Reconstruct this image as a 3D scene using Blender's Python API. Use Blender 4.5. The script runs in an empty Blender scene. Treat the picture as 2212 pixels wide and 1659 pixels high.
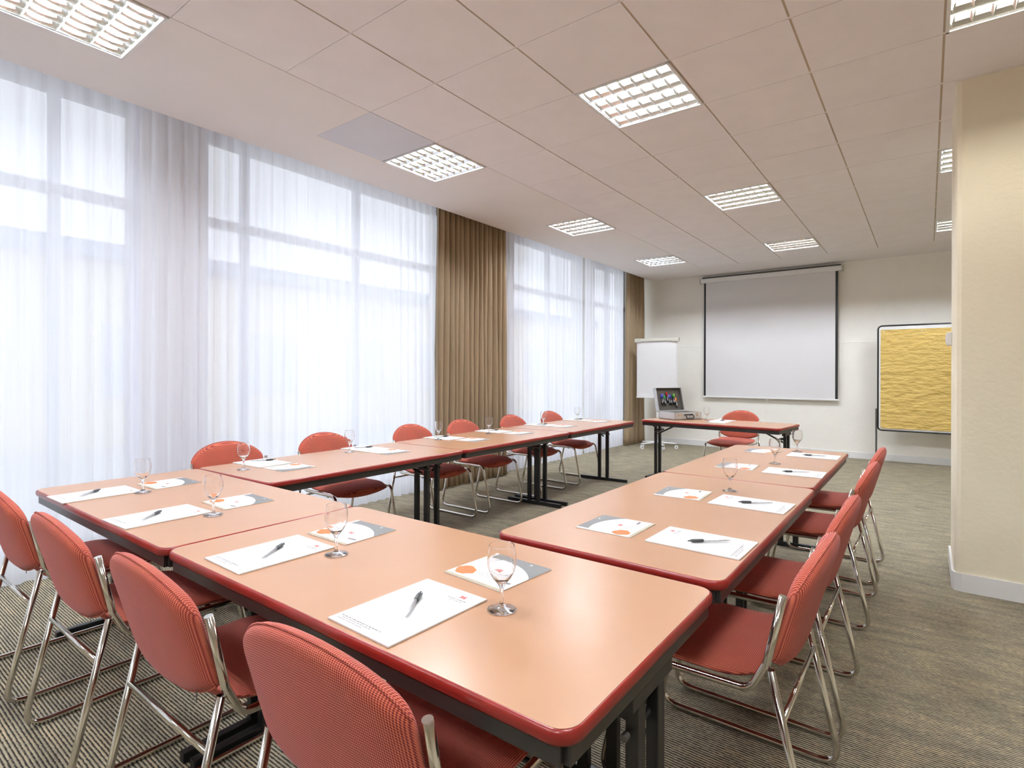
import bpy, bmesh, math, random
from math import sin, cos, pi, radians, sqrt
from mathutils import Vector, Matrix

random.seed(7)
S = bpy.context.scene
COL = S.collection

# ------------------------------------------------------------------ camera
cam_d = bpy.data.cameras.new('camera')
cam = bpy.data.objects.new('camera', cam_d)
COL.objects.link(cam)
cam_d.sensor_width = 36.0
cam_d.lens = 36.0 * 1188.4 / 2212
cam_d.shift_x = 0.0
cam_d.shift_y = -22.4 / 2212
cam_d.clip_start = 0.02
cam.matrix_world = (Matrix.Translation((3.5357, -2.9283, 1.262)) @ Matrix.Rotation(0.6466, 4, 'Z')
                    @ Matrix.Rotation(pi / 2, 4, 'X') @ Matrix.Rotation(0.0032, 4, 'Z'))
S.camera = cam

# ------------------------------------------------------------------ world, exposure
SKY = 1.6
LAMP = 132.0
w = bpy.data.worlds.new('overcast_sky')
S.world = w
w.use_nodes = True
nt = w.node_tree
bg = nt.nodes['Background']
tc = nt.nodes.new('ShaderNodeTexCoord')
sp = nt.nodes.new('ShaderNodeSeparateXYZ')
rp = nt.nodes.new('ShaderNodeValToRGB')
nt.links.new(tc.outputs['Generated'], sp.inputs[0])
nt.links.new(sp.outputs['Z'], rp.inputs[0])
rp.color_ramp.elements[0].position = 0.0
rp.color_ramp.elements[0].color = (0.80, 0.84, 0.92, 1)
rp.color_ramp.elements[1].position = 0.5
rp.color_ramp.elements[1].color = (0.90, 0.94, 1.0, 1)
nt.links.new(rp.outputs[0], bg.inputs['Color'])
bg.inputs['Strength'].default_value = SKY
S.view_settings.view_transform = 'Standard'
S.view_settings.look = 'None'
S.view_settings.exposure = 0.80
S.view_settings.gamma = 1.0
S.view_settings.use_curve_mapping = False
S.cycles.max_bounces = 12
S.cycles.transparent_max_bounces = 12
S.cycles.transmission_bounces = 12
S.cycles.diffuse_bounces = 5
S.cycles.glossy_bounces = 4
S.cycles.caustics_reflective = False
S.cycles.sample_clamp_indirect = 6.0

CEIL = 2.983
TILE = 0.6

# ------------------------------------------------------------------ materials
def lin(c):
    return tuple(((v / 255) / 12.92 if v / 255 <= 0.04045 else ((v / 255 + 0.055) / 1.055) ** 2.4) for v in c)

def base(name, rgb, rough=0.5, metal=0.0, **kw):
    m = bpy.data.materials.new(name)
    m.use_nodes = True
    b = m.node_tree.nodes['Principled BSDF']
    b.inputs['Base Color'].default_value = (*lin(rgb), 1)
    b.inputs['Roughness'].default_value = rough
    b.inputs['Metallic'].default_value = metal
    for k, v in kw.items():
        b.inputs[k.replace('_', ' ')].default_value = v
    return m

def N(m, t, **kw):
    n = m.node_tree.nodes.new(t)
    for k, v in kw.items():
        setattr(n, k, v)
    return n

def L(m, a, b):
    m.node_tree.links.new(a, b)

def bsdf(m):
    return m.node_tree.nodes['Principled BSDF']

def noisy(name, rgb, amount=0.06, scale=8.0, rough=0.6, bump=0.0, bscale=60.0, metal=0.0, stretch=(1, 1, 1), **kw):
    """principled with a soft procedural variation of colour and an optional bump"""
    m = base(name, rgb, rough, metal, **kw)
    t = N(m, 'ShaderNodeTexCoord')
    mp = N(m, 'ShaderNodeMapping')
    mp.inputs['Scale'].default_value = stretch
    L(m, t.outputs['Object'], mp.inputs[0])
    n = N(m, 'ShaderNodeTexNoise')
    n.inputs['Scale'].default_value = scale
    n.inputs['Detail'].default_value = 4
    L(m, mp.outputs[0], n.inputs['Vector'])
    r = N(m, 'ShaderNodeValToRGB')
    c = lin(rgb)
    r.color_ramp.elements[0].position = 0.3
    r.color_ramp.elements[1].position = 0.7
    r.color_ramp.elements[0].color = (*[v * (1 - amount) for v in c], 1)
    r.color_ramp.elements[1].color = (*[min(1, v * (1 + amount)) for v in c], 1)
    L(m, n.outputs['Fac'], r.inputs[0])
    L(m, r.outputs[0], bsdf(m).inputs['Base Color'])
    if bump:
        n2 = N(m, 'ShaderNodeTexNoise')
        n2.inputs['Scale'].default_value = bscale
        n2.inputs['Detail'].default_value = 5
        L(m, mp.outputs[0], n2.inputs['Vector'])
        bp = N(m, 'ShaderNodeBump')
        bp.inputs['Strength'].default_value = bump
        bp.inputs['Distance'].default_value = 0.004
        L(m, n2.outputs['Fac'], bp.inputs['Height'])
        L(m, bp.outputs[0], bsdf(m).inputs['Normal'])
    return m

M = {}
M['wall'] = noisy('wall_paint', (242, 238, 230), 0.02, 3, 0.75, 0.35, 45)
M['cream'] = noisy('cream_plaster', (238, 228, 204), 0.02, 2.5, 0.75, 0.45, 38)
M['ceiling'] = noisy('ceiling_tile', (240, 235, 237), 0.02, 5, 0.85, 0.05, 200)
M['bulkhead'] = noisy('ceiling_plaster', (238, 233, 232), 0.015, 2, 0.85)
M['access'] = noisy('ceiling_access_panel', (220, 222, 232), 0.01, 2, 0.8)
M['tbar'] = noisy('ceiling_grid_bar', (196, 180, 160), 0.05, 9, 0.6)
M['white'] = noisy('white_lacquer', (232, 231, 230), 0.015, 6, 0.4)
M['frame'] = noisy('window_frame_paint', (205, 211, 222), 0.03, 6, 0.45)
M['chrome'] = noisy('chrome_tube', (214, 210, 202), 0.04, 25, 0.12, metal=1.0)
M['alu'] = noisy('brushed_aluminium', (205, 204, 204), 0.05, 30, 0.35, metal=0.7, stretch=(1, 8, 8))
M['louvre'] = noisy('mirror_louvre', (240, 240, 238), 0.03, 20, 0.22, metal=1.0)
M['black'] = noisy('black_steel', (24, 22, 22), 0.2, 12, 0.35)
M['apron'] = noisy('dark_steel_apron', (44, 40, 38), 0.15, 8, 0.32)
M['laminate'] = noisy('salmon_laminate', (181, 136, 104), 0.02, 5, 0.26)
M['edge'] = noisy('red_edge_band', (138, 34, 28), 0.12, 12, 0.28)
M['paper'] = noisy('white_paper', (222, 219, 217), 0.01, 6, 0.7)
M['ink'] = noisy('grey_print', (120, 110, 110), 0.05, 50, 0.7)
M['inkred'] = noisy('red_print', (186, 52, 40), 0.05, 50, 0.7)
M['grey'] = noisy('grey_print_field', (118, 116, 114), 0.04, 20, 0.5)
M['orange'] = noisy('orange_print', (255, 112, 50), 0.12, 60, 0.5)
M['tan'] = noisy('tan_print', (172, 158, 134), 0.06, 20, 0.5)
M['kraft'] = noisy('kraft_paper', (217, 184, 104), 0.06, 5, 0.6, 0.9, 9, stretch=(1, 1, 2.6))
bsdf(M['kraft']).inputs['Roughness'].default_value = 0.55
for n_ in M['kraft'].node_tree.nodes:
    if n_.type == 'BUMP':
        n_.inputs['Distance'].default_value = 0.03
M['plastic'] = noisy('black_plastic', (30, 30, 32), 0.1, 30, 0.35)
M['smoke'] = noisy('dark_grip', (58, 60, 60), 0.1, 30, 0.3)
M['foam'] = noisy('grey_foam', (84, 79, 72), 0.1, 60, 0.9, 0.3, 200)
M['beige'] = noisy('beige_plastic', (196, 192, 178), 0.03, 10, 0.45)
M['screen'] = noisy('screen_fabric', (222, 219, 220), 0.01, 2, 0.8)
M['steelgrey'] = noisy('grey_metal', (96, 94, 92), 0.1, 20, 0.35, metal=0.6)
M['building'] = noisy('pale_render', (236, 226, 196), 0.05, 0.6, 0.8)
M['asphalt'] = noisy('pale_paving', (200, 200, 198), 0.06, 0.8, 0.9)
M['roofband'] = noisy('roof_band', (150, 160, 180), 0.05, 1, 0.7)
for k_, c_ in dict(blue=(60, 60, 170), green=(40, 165, 70), red=(210, 40, 40), lime=(150, 200, 60), dgreen=(20, 110, 50),
                   cap_orange=(240, 120, 50), violet=(120, 110, 200)).items():
    M[k_] = noisy(k_ + '_cap', c_, 0.05, 30, 0.4)

def emit(name, rgb, s):
    m = bpy.data.materials.new(name)
    m.use_nodes = True
    t = m.node_tree
    t.nodes.clear()
    e = t.nodes.new('ShaderNodeEmission')
    e.inputs['Color'].default_value = (*rgb, 1)
    e.inputs['Strength'].default_value = s
    o = t.nodes.new('ShaderNodeOutputMaterial')
    t.links.new(e.outputs[0], o.inputs[0])
    return m
M['tube'] = emit('fluorescent_tube', (0.875, 0.945, 1.03), LAMP)
M['tube_dim'] = emit('dimmed_fluorescent_tube', (1.0, 0.96, 0.88), LAMP * 0.3)  # tubes turned down only to soften the hot patch on the wall block

def glass_mat():
    m = base('clear_glass', (255, 255, 255), 0.0)
    b = bsdf(m)
    b.inputs['Transmission Weight'].default_value = 1.0
    b.inputs['IOR'].default_value = 1.38
    t = m.node_tree
    tr = t.nodes.new('ShaderNodeBsdfTransparent')
    mx = t.nodes.new('ShaderNodeMixShader')
    mx.inputs[0].default_value = 0.02
    t.links.new(b.outputs[0], mx.inputs[1])
    t.links.new(tr.outputs[0], mx.inputs[2])
    t.links.new(mx.outputs[0], t.nodes['Material Output'].inputs['Surface'])
    return m
M['glass'] = glass_mat()

def pane_mat():
    m = bpy.data.materials.new('window_pane')
    m.use_nodes = True
    t = m.node_tree
    t.nodes.clear()
    tr = t.nodes.new('ShaderNodeBsdfTransparent')
    tr.inputs[0].default_value = (0.95, 0.97, 0.98, 1)
    gl = t.nodes.new('ShaderNodeBsdfGlossy')
    gl.inputs['Roughness'].default_value = 0.02
    mx = t.nodes.new('ShaderNodeMixShader')
    mx.inputs[0].default_value = 0.06
    o = t.nodes.new('ShaderNodeOutputMaterial')
    t.links.new(tr.outputs[0], mx.inputs[1])
    t.links.new(gl.outputs[0], mx.inputs[2])
    t.links.new(mx.outputs[0], o.inputs[0])
    return m
M['pane'] = pane_mat()

def sheer_mat():
    m = bpy.data.materials.new('sheer_voile')
    m.use_nodes = True
    t = m.node_tree
    t.nodes.clear()
    tcn = t.nodes.new('ShaderNodeTexCoord')
    mp = t.nodes.new('ShaderNodeMapping')
    mp.inputs['Scale'].default_value = (30, 30, 0.5)
    n = t.nodes.new('ShaderNodeTexNoise')
    n.inputs['Scale'].default_value = 1.0
    n.inputs['Detail'].default_value = 3
    mr = t.nodes.new('ShaderNodeMapRange')
    mr.inputs['To Min'].default_value = 0.05
    mr.inputs['To Max'].default_value = 0.22
    tr = t.nodes.new('ShaderNodeBsdfTransparent')
    tl = t.nodes.new('ShaderNodeBsdfTranslucent')
    tl.inputs['Color'].default_value = (0.88, 0.885, 0.96, 1)
    df = t.nodes.new('ShaderNodeBsdfDiffuse')
    df.inputs['Color'].default_value = (0.89, 0.89, 0.94, 1)
    m1 = t.nodes.new('ShaderNodeMixShader')
    m1.inputs[0].default_value = 0.35
    m2 = t.nodes.new('ShaderNodeMixShader')
    o = t.nodes.new('ShaderNodeOutputMaterial')
    for a, b in ((tcn.outputs['Object'], mp.inputs[0]), (mp.outputs[0], n.inputs['Vector']), (n.outputs['Fac'], mr.inputs['Value']),
                 (tl.outputs[0], m1.inputs[1]), (df.outputs[0], m1.inputs[2]), (mr.outputs[0], m2.inputs[0]),
                 (m1.outputs[0], m2.inputs[1]), (tr.outputs[0], m2.inputs[2]), (m2.outputs[0], o.inputs[0])):
        t.links.new(a, b)
    return m
M['sheer'] = sheer_mat()

def drape_mat():
    m = noisy('taupe_drape_cloth', (152, 131, 103), 0.08, 3, 0.7, 0.1, 300, stretch=(1, 1, 0.3))
    b = bsdf(m)
    return m
M['drape'] = drape_mat()

def fabric_mat():
    m = base('red_woven_cloth', (190, 80, 70), 0.85)
    b = bsdf(m)
    b.inputs['Sheen Weight'].default_value = 0.12
    b.inputs['Sheen Tint'].default_value = (0.95, 0.78, 1.0, 1)  # lavender tint put in for sky light reflected on the seats
    t = N(m, 'ShaderNodeTexCoord')
    s = N(m, 'ShaderNodeSeparateXYZ')
    L(m, t.outputs['Object'], s.inputs[0])
    def math_(op, a, b_=None):
        n = N(m, 'ShaderNodeMath', operation=op)
        for i, v in enumerate((a, b_)):
            if v is None:
                continue
            if isinstance(v, (int, float)):
                n.inputs[i].default_value = v
            else:
                L(m, v, n.inputs[i])
        return n.outputs[0]
    yz = math_('ADD', s.outputs['Y'], s.outputs['Z'])
    K = 2 * pi / 0.0085
    p = math_('SINE', math_('MULTIPLY', math_('ADD', s.outputs['X'], yz), K))
    q = math_('SINE', math_('MULTIPLY', math_('SUBTRACT', s.outputs['X'], yz), K))
    pq = math_('ADD', math_('MULTIPLY', math_('MULTIPLY', p, q), 0.5), 0.5)
    r = N(m, 'ShaderNodeValToRGB')
    r.color_ramp.elements[0].position = 0.35
    r.color_ramp.elements[0].color = (*lin((128, 26, 26)), 1)
    r.color_ramp.elements[1].position = 0.62
    r.color_ramp.elements[1].color = (*lin((228, 120, 90)), 1)
    L(m, pq, r.inputs[0])
    n = N(m, 'ShaderNodeTexNoise')
    n.inputs['Scale'].default_value = 12
    L(m, t.outputs['Object'], n.inputs['Vector'])
    mix = N(m, 'ShaderNodeMixRGB', blend_type='MULTIPLY')
    mix.inputs[0].default_value = 0.25
    L(m, r.outputs[0], mix.inputs[1])
    L(m, n.outputs['Color'], mix.inputs[2])
    L(m, mix.outputs[0], b.inputs['Base Color'])
    bp = N(m, 'ShaderNodeBump')
    bp.inputs['Strength'].default_value = 0.35
    bp.inputs['Distance'].default_value = 0.002
    L(m, pq, bp.inputs['Height'])
    L(m, bp.outputs[0], b.inputs['Normal'])
    return m
M['fabric'] = fabric_mat()

def carpet_mat():
    m = base('ribbed_carpet', (110, 100, 85), 0.95)
    b = bsdf(m)
    t = N(m, 'ShaderNodeTexCoord')
    s = N(m, 'ShaderNodeSeparateXYZ')
    L(m, t.outputs['Object'], s.inputs[0])
    # wobble of the ribs
    nz = N(m, 'ShaderNodeTexNoise')
    nz.inputs['Scale'].default_value = 60
    nz.inputs['Detail'].default_value = 2
    L(m, t.outputs['Object'], nz.inputs['Vector'])
    def math_(op, a, b_=None):
        n = N(m, 'ShaderNodeMath', operation=op)
        for i, v in enumerate((a, b_)):
            if v is None:
                continue
            if isinstance(v, (int, float)):
                n.inputs[i].default_value = v
            else:
                L(m, v, n.inputs[i])
        return n.outputs[0]
    wob = math_('MULTIPLY', nz.outputs['Fac'], 0.0035)
    rib = math_('SINE', math_('MULTIPLY', math_('ADD', s.outputs['Y'], wob), 2 * pi / 0.0115))
    rib01 = math_('ADD', math_('MULTIPLY', rib, 0.5), 0.5)
    # dashes: tufts stretched along the rib
    mp = N(m, 'ShaderNodeMapping')
    mp.inputs['Scale'].default_value = (60, 150, 1)
    L(m, t.outputs['Object'], mp.inputs[0])
    nd = N(m, 'ShaderNodeTexNoise')
    nd.inputs['Scale'].default_value = 1.0
    nd.inputs['Detail'].default_value = 3
    L(m, mp.outputs[0], nd.inputs['Vector'])
    mp2 = N(m, 'ShaderNodeMapping')
    mp2.inputs['Scale'].default_value = (5, 16, 1)
    L(m, t.outputs['Object'], mp2.inputs[0])
    ns = N(m, 'ShaderNodeTexNoise')
    ns.inputs['Scale'].default_value = 1.0
    ns.inputs['Detail'].default_value = 5
    ns.inputs['Roughness'].default_value = 0.7
    L(m, mp2.outputs[0], ns.inputs['Vector'])
    r = N(m, 'ShaderNodeValToRGB')
    e = r.color_ramp.elements
    e[0].position = 0.25
    e[0].color = (*lin((138, 130, 116)), 1)
    e[1].position = 0.80
    e[1].color = (*lin((226, 204, 166)), 1)
    el = r.color_ramp.elements.new(0.5)
    el.color = (*lin((180, 168, 142)), 1)
    L(m, ns.outputs['Fac'], r.inputs[0])
    dark = N(m, 'ShaderNodeValToRGB')
    dark.color_ramp.elements[0].position = 0.34
    dark.color_ramp.elements[0].color = (0.04, 0.036, 0.03, 1)
    dark.color_ramp.elements[1].position = 0.70
    dark.color_ramp.elements[1].color = (1, 1, 1, 1)
    L(m, math_('ADD', math_('MULTIPLY', rib01, 0.52), math_('MULTIPLY', nd.outputs['Fac'], 0.62)), dark.inputs[0])
    mix = N(m, 'ShaderNodeMixRGB', blend_type='MULTIPLY')
    mix.inputs[0].default_value = 1
    L(m, r.outputs[0], mix.inputs[1])
    L(m, dark.outputs[0], mix.inputs[2])
    L(m, mix.outputs[0], b.inputs['Base Color'])
    bp = N(m, 'ShaderNodeBump')
    bp.inputs['Strength'].default_value = 0.6
    bp.inputs['Distance'].default_value = 0.004
    L(m, rib01, bp.inputs['Height'])
    L(m, bp.outputs[0], b.inputs['Normal'])
    return m
M['carpet'] = carpet_mat()

# ------------------------------------------------------------------ mesh helpers
class MB:
    """collects shapes into one mesh with material slots"""
    def __init__(self):
        self.bm = bmesh.new()
        self.mats = []
    def mi(self, m):
        if m not in self.mats:
            self.mats.append(m)
        return self.mats.index(m)
    def _mark(self, faces, m, smooth=False):
        i = self.mi(m)
        for f in faces:
            f.material_index = i
            f.smooth = smooth
    def box(self, c, s, m, bev=0.0, rot=None, segs=2):
        before = set(self.bm.faces)
        r = bmesh.ops.create_cube(self.bm, size=1)
        vs = r['verts']
        for v in vs:
            v.co = Vector((v.co.x * s[0], v.co.y * s[1], v.co.z * s[2]))
        if bev > 0:
            es = list({e for v in vs for e in v.link_edges})
            rr = bmesh.ops.bevel(self.bm, geom=es, offset=bev, segments=segs, affect='EDGES', profile=0.6)
            vs = list({v for f in self.bm.faces if f not in before for v in f.verts})
        for v in vs:
            p = v.co
            if rot is not None:
                p = rot @ p
            v.co = p + Vector(c)
        self._mark([f for f in self.bm.faces if f not in before], m, False)
        return vs
    def tube(self, pts, r, m, n=10, caps=True, closed=False):
        pts = [Vector(p) for p in pts]
        rings = []
        N_ = len(pts)
        prev = None
        for i, p in enumerate(pts):
            if closed:
                d = (pts[(i + 1) % N_] - pts[i - 1]).normalized()
            elif i == 0:
                d = (pts[1] - pts[0]).normalized()
            elif i == N_ - 1:
                d = (pts[-1] - pts[-2]).normalized()
            else:
                d = ((pts[i + 1] - p).normalized() + (p - pts[i - 1]).normalized())
                d = d.normalized() if d.length > 1e-6 else (pts[i + 1] - p).normalized()
            if prev is None:
                a = Vector((0, 0, 1)) if abs(d.z) < 0.9 else Vector((1, 0, 0))
                u = d.cross(a).normalized()
            else:
                u = (prev - d * prev.dot(d))
                u = u.normalized() if u.length > 1e-6 else d.orthogonal().normalized()
            prev = u
            v = d.cross(u)
            rr = r[i] if isinstance(r, (list, tuple)) else r
            rings.append([self.bm.verts.new(p + (u * cos(2 * pi * k / n) + v * sin(2 * pi * k / n)) * rr) for k in range(n)])
        fs = []
        for i in range(N_ if closed else N_ - 1):
            a, b = rings[i], rings[(i + 1) % N_]
            for k in range(n):
                fs.append(self.bm.faces.new((a[k], b[k], b[(k + 1) % n], a[(k + 1) % n])))
        self._mark(fs, m, True)
        if caps and not closed:
            self._mark([self.bm.faces.new(rings[0]), self.bm.faces.new(list(reversed(rings[-1])))], m, False)
    def lathe(self, prof, m, n=32, c=(0, 0, 0), close=False):
        rings = []
        for r, z in prof:
            if r < 1e-6:
                rings.append([self.bm.verts.new((c[0], c[1], c[2] + z))])
            else:
                rings.append([self.bm.verts.new((c[0] + r * cos(2 * pi * k / n), c[1] + r * sin(2 * pi * k / n), c[2] + z)) for k in range(n)])
        fs = []
        for a, b in zip(rings[:-1], rings[1:]):
            for k in range(n):
                k2 = (k + 1) % n
                if len(a) == 1 and len(b) > 1:
                    fs.append(self.bm.faces.new((a[0], b[k2], b[k])))
                elif len(b) == 1 and len(a) > 1:
                    fs.append(self.bm.faces.new((a[k], a[k2], b[0])))
                elif len(a) > 1:
                    fs.append(self.bm.faces.new((a[k], a[k2], b[k2], b[k])))
        self._mark(fs, m, True)
    def prism(self, outline, z0, z1, m, mtop=None):
        """vertical prism over a 2D outline"""
        a = [self.bm.verts.new((x, y, z0)) for x, y in outline]
        b = [self.bm.verts.new((x, y, z1)) for x, y in outline]
        n = len(a)
        fs = [self.bm.faces.new((a[i], a[(i + 1) % n], b[(i + 1) % n], b[i])) for i in range(n)]
        self._mark(fs, m, False)
        self._mark([self.bm.faces.new(list(reversed(a)))], m)
        self._mark([self.bm.faces.new(b)], mtop or m)
    def face(self, pts, m):
        f = self.bm.faces.new([self.bm.verts.new(p) for p in pts])
        self._mark([f], m)
    def grid(self, fn, nu, nv, m, smooth=True, closed_u=False):
        vs = [[self.bm.verts.new(fn(i / nu, j / nv)) for j in range(nv + 1)] for i in range(nu + (0 if closed_u else 1))]
        fs = []
        for i in range(nu):
            i2 = (i + 1) % len(vs)
            for j in range(nv):
                fs.append(self.bm.faces.new((vs[i][j], vs[i2][j], vs[i2][j + 1], vs[i][j + 1])))
        self._mark(fs, m, smooth)
        return vs
    def build(self, name, parent=None, loc=(0, 0, 0), rz=0.0, fix=True):
        if fix:
            bmesh.ops.recalc_face_normals(self.bm, faces=self.bm.faces)
        me = bpy.data.meshes.new(name)
        self.bm.to_mesh(me)
        self.bm.free()
        for m in self.mats:
            me.materials.append(m)
        o = bpy.data.objects.new(name, me)
        COL.objects.link(o)
        o.location = loc
        o.rotation_euler = (0, 0, rz)
        if parent:
            o.parent = parent
        return o

def tag(o, label, cat, group=None):
    o['label'] = label
    o['category'] = cat
    if group:
        o['group'] = group
    return o

def empty(name, loc=(0, 0, 0), rz=0.0):
    o = bpy.data.objects.new(name, None)
    COL.objects.link(o)
    o.location = loc
    o.rotation_euler = (0, 0, rz)
    o.empty_display_size = 0.1
    return o

def struct(o):
    o['kind'] = 'structure'
    return o

def copy_tree(o, parent=None):
    c = o.copy()
    COL.objects.link(c)
    if parent:
        c.parent = parent
    for ch in list(o.children):
        copy_tree(ch, c)
    return c

def rounded(pts, rad, seg=6):
    """polyline with its inner corners rounded"""
    P = [Vector(p) for p in pts]
    out = [P[0]]
    for i in range(1, len(P) - 1):
        r = rad[i - 1] if isinstance(rad, (list, tuple)) else rad
        a, b, c = P[i - 1], P[i], P[i + 1]
        d1, d2 = (a - b), (c - b)
        ang = d1.angle(d2)
        if r <= 0 or abs(ang - pi) < 0.03:
            out.append(b)
            continue
        t = min(r / math.tan(ang / 2), d1.length * 0.48, d2.length * 0.48)
        p1, p2 = b + d1.normalized() * t, b + d2.normalized() * t
        for k in range(seg + 1):
            s = k / seg
            out.append(p1 * (1 - s) ** 2 + b * 2 * s * (1 - s) + p2 * s * s)
    out.append(P[-1])
    return out

def rrect(w_, h_, r, seg=6, cx=0, cy=0):
    o = []
    for sx, sy, a0 in ((1, 1, 0), (-1, 1, 90), (-1, -1, 180), (1, -1, 270)):
        for k in range(seg + 1):
            a = radians(a0 + 90 * k / seg)
            o.append((cx + sx * (w_ / 2 - r) + r * cos(a), cy + sy * (h_ / 2 - r) + r * sin(a)))
    return o

# ------------------------------------------------------------------ room shell
X0, X1 = -1.05, 6.3        # window wall plane, far right
Y0, Y1 = -7.2, 6.83        # wall behind the camera, far wall
EDGE = -0.53               # where the ceiling stops before the curtain recess
TOPZ = 3.22

b = MB()
b.box(((X0 - 0.2 + X1) / 2, (Y0 + Y1) / 2, -0.05), (X1 - X0 + 0.2, Y1 - Y0, 0.1), M['carpet'])
struct(b.build('floor'))

# ceiling: separate tiles over a lower-set grid, with holes for the lamps
LAMPS = [(0, -8), (3, -8), (6, -8), (0, -4), (0, 0), (0, 4), (0, 8), (3, -4), (3, 0), (3, 4), (3, 8), (6, -4), (6, 0), (6, 4), (6, 8)]  # first three added behind the camera, out of view, to brighten the near side
b = MB()
TH = 0.02
nx0, nx1 = 1, 11
ny0, ny1 = -12, 10
for i in range(0, nx1):
    for j in range(ny0, ny1):
        if (i, j) in LAMPS:
            continue
        if i == 0:
            # the plain border: smooth plaster, one grey access panel
            m = M['access'] if j in (-1,) else M['bulkhead']
            b.box((TILE * (i + 0.5), TILE * (j + 0.5), CEIL + TH / 2), (TILE - (0.004 if j == -1 else 0), TILE - (0.004 if j == -1 else 0), TH), m)
            continue
        gx, gy = 0.011, 0.004
        b.box((TILE * (i + 0.5), TILE * (j + 0.5), CEIL + TH / 2), (TILE - gx, TILE - gy, TH), M['ceiling'])
for i in range(1, nx1 + 1):   # grid bars seen in the gaps
    b.box((TILE * i, TILE * (ny0 + ny1) / 2, CEIL + 0.009), (0.028, TILE * (ny1 - ny0), 0.008), M['tbar'])
for j in range(ny0, ny1 + 1):
    b.box((TILE * (nx0 + nx1) / 2, TILE * j, CEIL + 0.0075), (TILE * (nx1 - nx0), 0.02, 0.006), M['ceiling'])
# plaster borders
b.box(((EDGE + 0) / 2, (Y0 + Y1) / 2, CEIL + 0.04), (-EDGE, Y1 - Y0, 0.08), M['bulkhead'])
b.box((X1 / 2, (TILE * ny1 + Y1) / 2, CEIL + 0.02), (X1, Y1 - TILE * ny1, 0.04), M['bulkhead'])
# slab above everything, closing the curtain recess
b.box(((X0 + X1) / 2 - 0.1, (Y0 + Y1) / 2, TOPZ + 0.05), (X1 - X0 + 0.4, Y1 - Y0 + 0.2, 0.1), M['bulkhead'])
b.box((EDGE + 0.02, (Y0 + Y1) / 2, (CEIL + TOPZ) / 2 + 0.04), (0.04, Y1 - Y0, TOPZ - CEIL - 0.08), M['bulkhead'])
struct(b.build('ceiling'))

b = MB()
b.box(((X0 + X1) / 2, Y1 + 0.06, TOPZ / 2), (X1 - X0 + 0.4, 0.12, TOPZ), M['wall'])
struct(b.build('wall_far'))
b = MB()
b.box(((X0 + X1) / 2, Y0 - 0.06, TOPZ / 2), (X1 - X0 + 0.4, 0.12, TOPZ), M['cream'])
struct(b.build('wall_near'))
b = MB()
b.box((X1 + 0.06, (Y0 + Y1) / 2, TOPZ / 2), (0.12, Y1 - Y0, TOPZ), M['cream'])
struct(b.build('wall_right'))
# projecting block on the right
BX, BY, BT = 3.665, 1.22, 0.62
b = MB()
out = [(BX + 0.03, BY), (X1, BY), (X1, BY + BT), (BX + 0.02, BY + BT), (BX, BY + BT - 0.02), (BX, BY + 0.03), (BX + 0.009, BY + 0.009)]
b.prism(out, 0, CEIL, M['cream'])
struct(b.build('wall_block'))
b = MB()
h, t = 0.105, 0.012
out = [(BX + 0.035, BY - t), (X1, BY - t), (X1, BY), (BX + 0.03, BY), (BX + 0.009, BY + 0.009), (BX, BY + 0.03), (BX, BY + BT), (BX - t, BY + BT), (BX - t, BY + 0.03), (BX, BY)]
b.prism(out, 0, h, M['white'])
struct(b.build('baseboard_block'))
b = MB()
b.box(((-0.5 + X1) / 2, Y1 - 0.007, 0.05), (X1 + 0.5, 0.014, 0.1), M['white'], 0.003)
struct(b.build('baseboard_far'))
b = MB()
b.box(((-0.5 + X1) / 2, Y1 - 0.003, 1.755), (X1 + 0.5, 0.006, 0.012), M['wall'], 0.002)
struct(b.build('trim_1'))

# window wall: piers, sill strip, head, then windows between the piers
piers = [(Y0, -6.6), (-3.75, -3.35), (-1.38, -0.95), (1.75, 3.05), (5.05, 5.32), (6.65, Y1)]
wins = [(-3.35, -1.38), (-0.95, 1.75), (3.05, 5.05), (5.32, 6.65), (-6.6, -3.75)]  # last one added behind the camera, unseen, to let in more light
b = MB()
for a, c in piers:
    b.box((X0 - 0.05, (a + c) / 2, TOPZ / 2), (0.30, c - a, TOPZ), M['wall'])
for a, c in wins:
    b.box((X0 - 0.05, (a + c) / 2, 0.04), (0.30, c - a, 0.08), M['wall'])
struct(b.build('wall_left'))
for k, (a, c) in enumerate(wins):
    f = MB()
    xx = X0 - 0.02
    zt = TOPZ
    f.box((xx, (a + c) / 2, zt - 0.06), (0.07, c - a, 0.12), M['frame'], 0.004)
    f.box((xx, (a + c) / 2, 0.11), (0.07, c - a, 0.06), M['frame'], 0.004)
    f.box((xx, (a + c) / 2, 2.47), (0.07, c - a, 0.07), M['frame'], 0.004)
    n = {0: 3, 1: 3, 2: 2, 3: 2, 4: 3}[k]
    ys = [a + 0.03 + (c - a - 0.06) * q / n for q in range(n + 1)]
    if k == 0:
        ys = [a + 0.03, -2.60, -1.855, c - 0.03]
    if k == 1:
        ys = [a + 0.03, -0.585, 0.55, c - 0.03]
    for y in ys:
        f.box((xx, y, (0.14 + zt - 0.12) / 2), (0.07, 0.06, zt - 0.26), M['frame'], 0.004)
    fr = struct(f.build('window_%d' % (k + 1)))
    g = MB()
    g.box((xx, (a + c) / 2, (0.14 + zt - 0.12) / 2), (0.008, c - a - 0.08, zt - 0.3), M['pane'])
    g.build('pane', fr)

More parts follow.
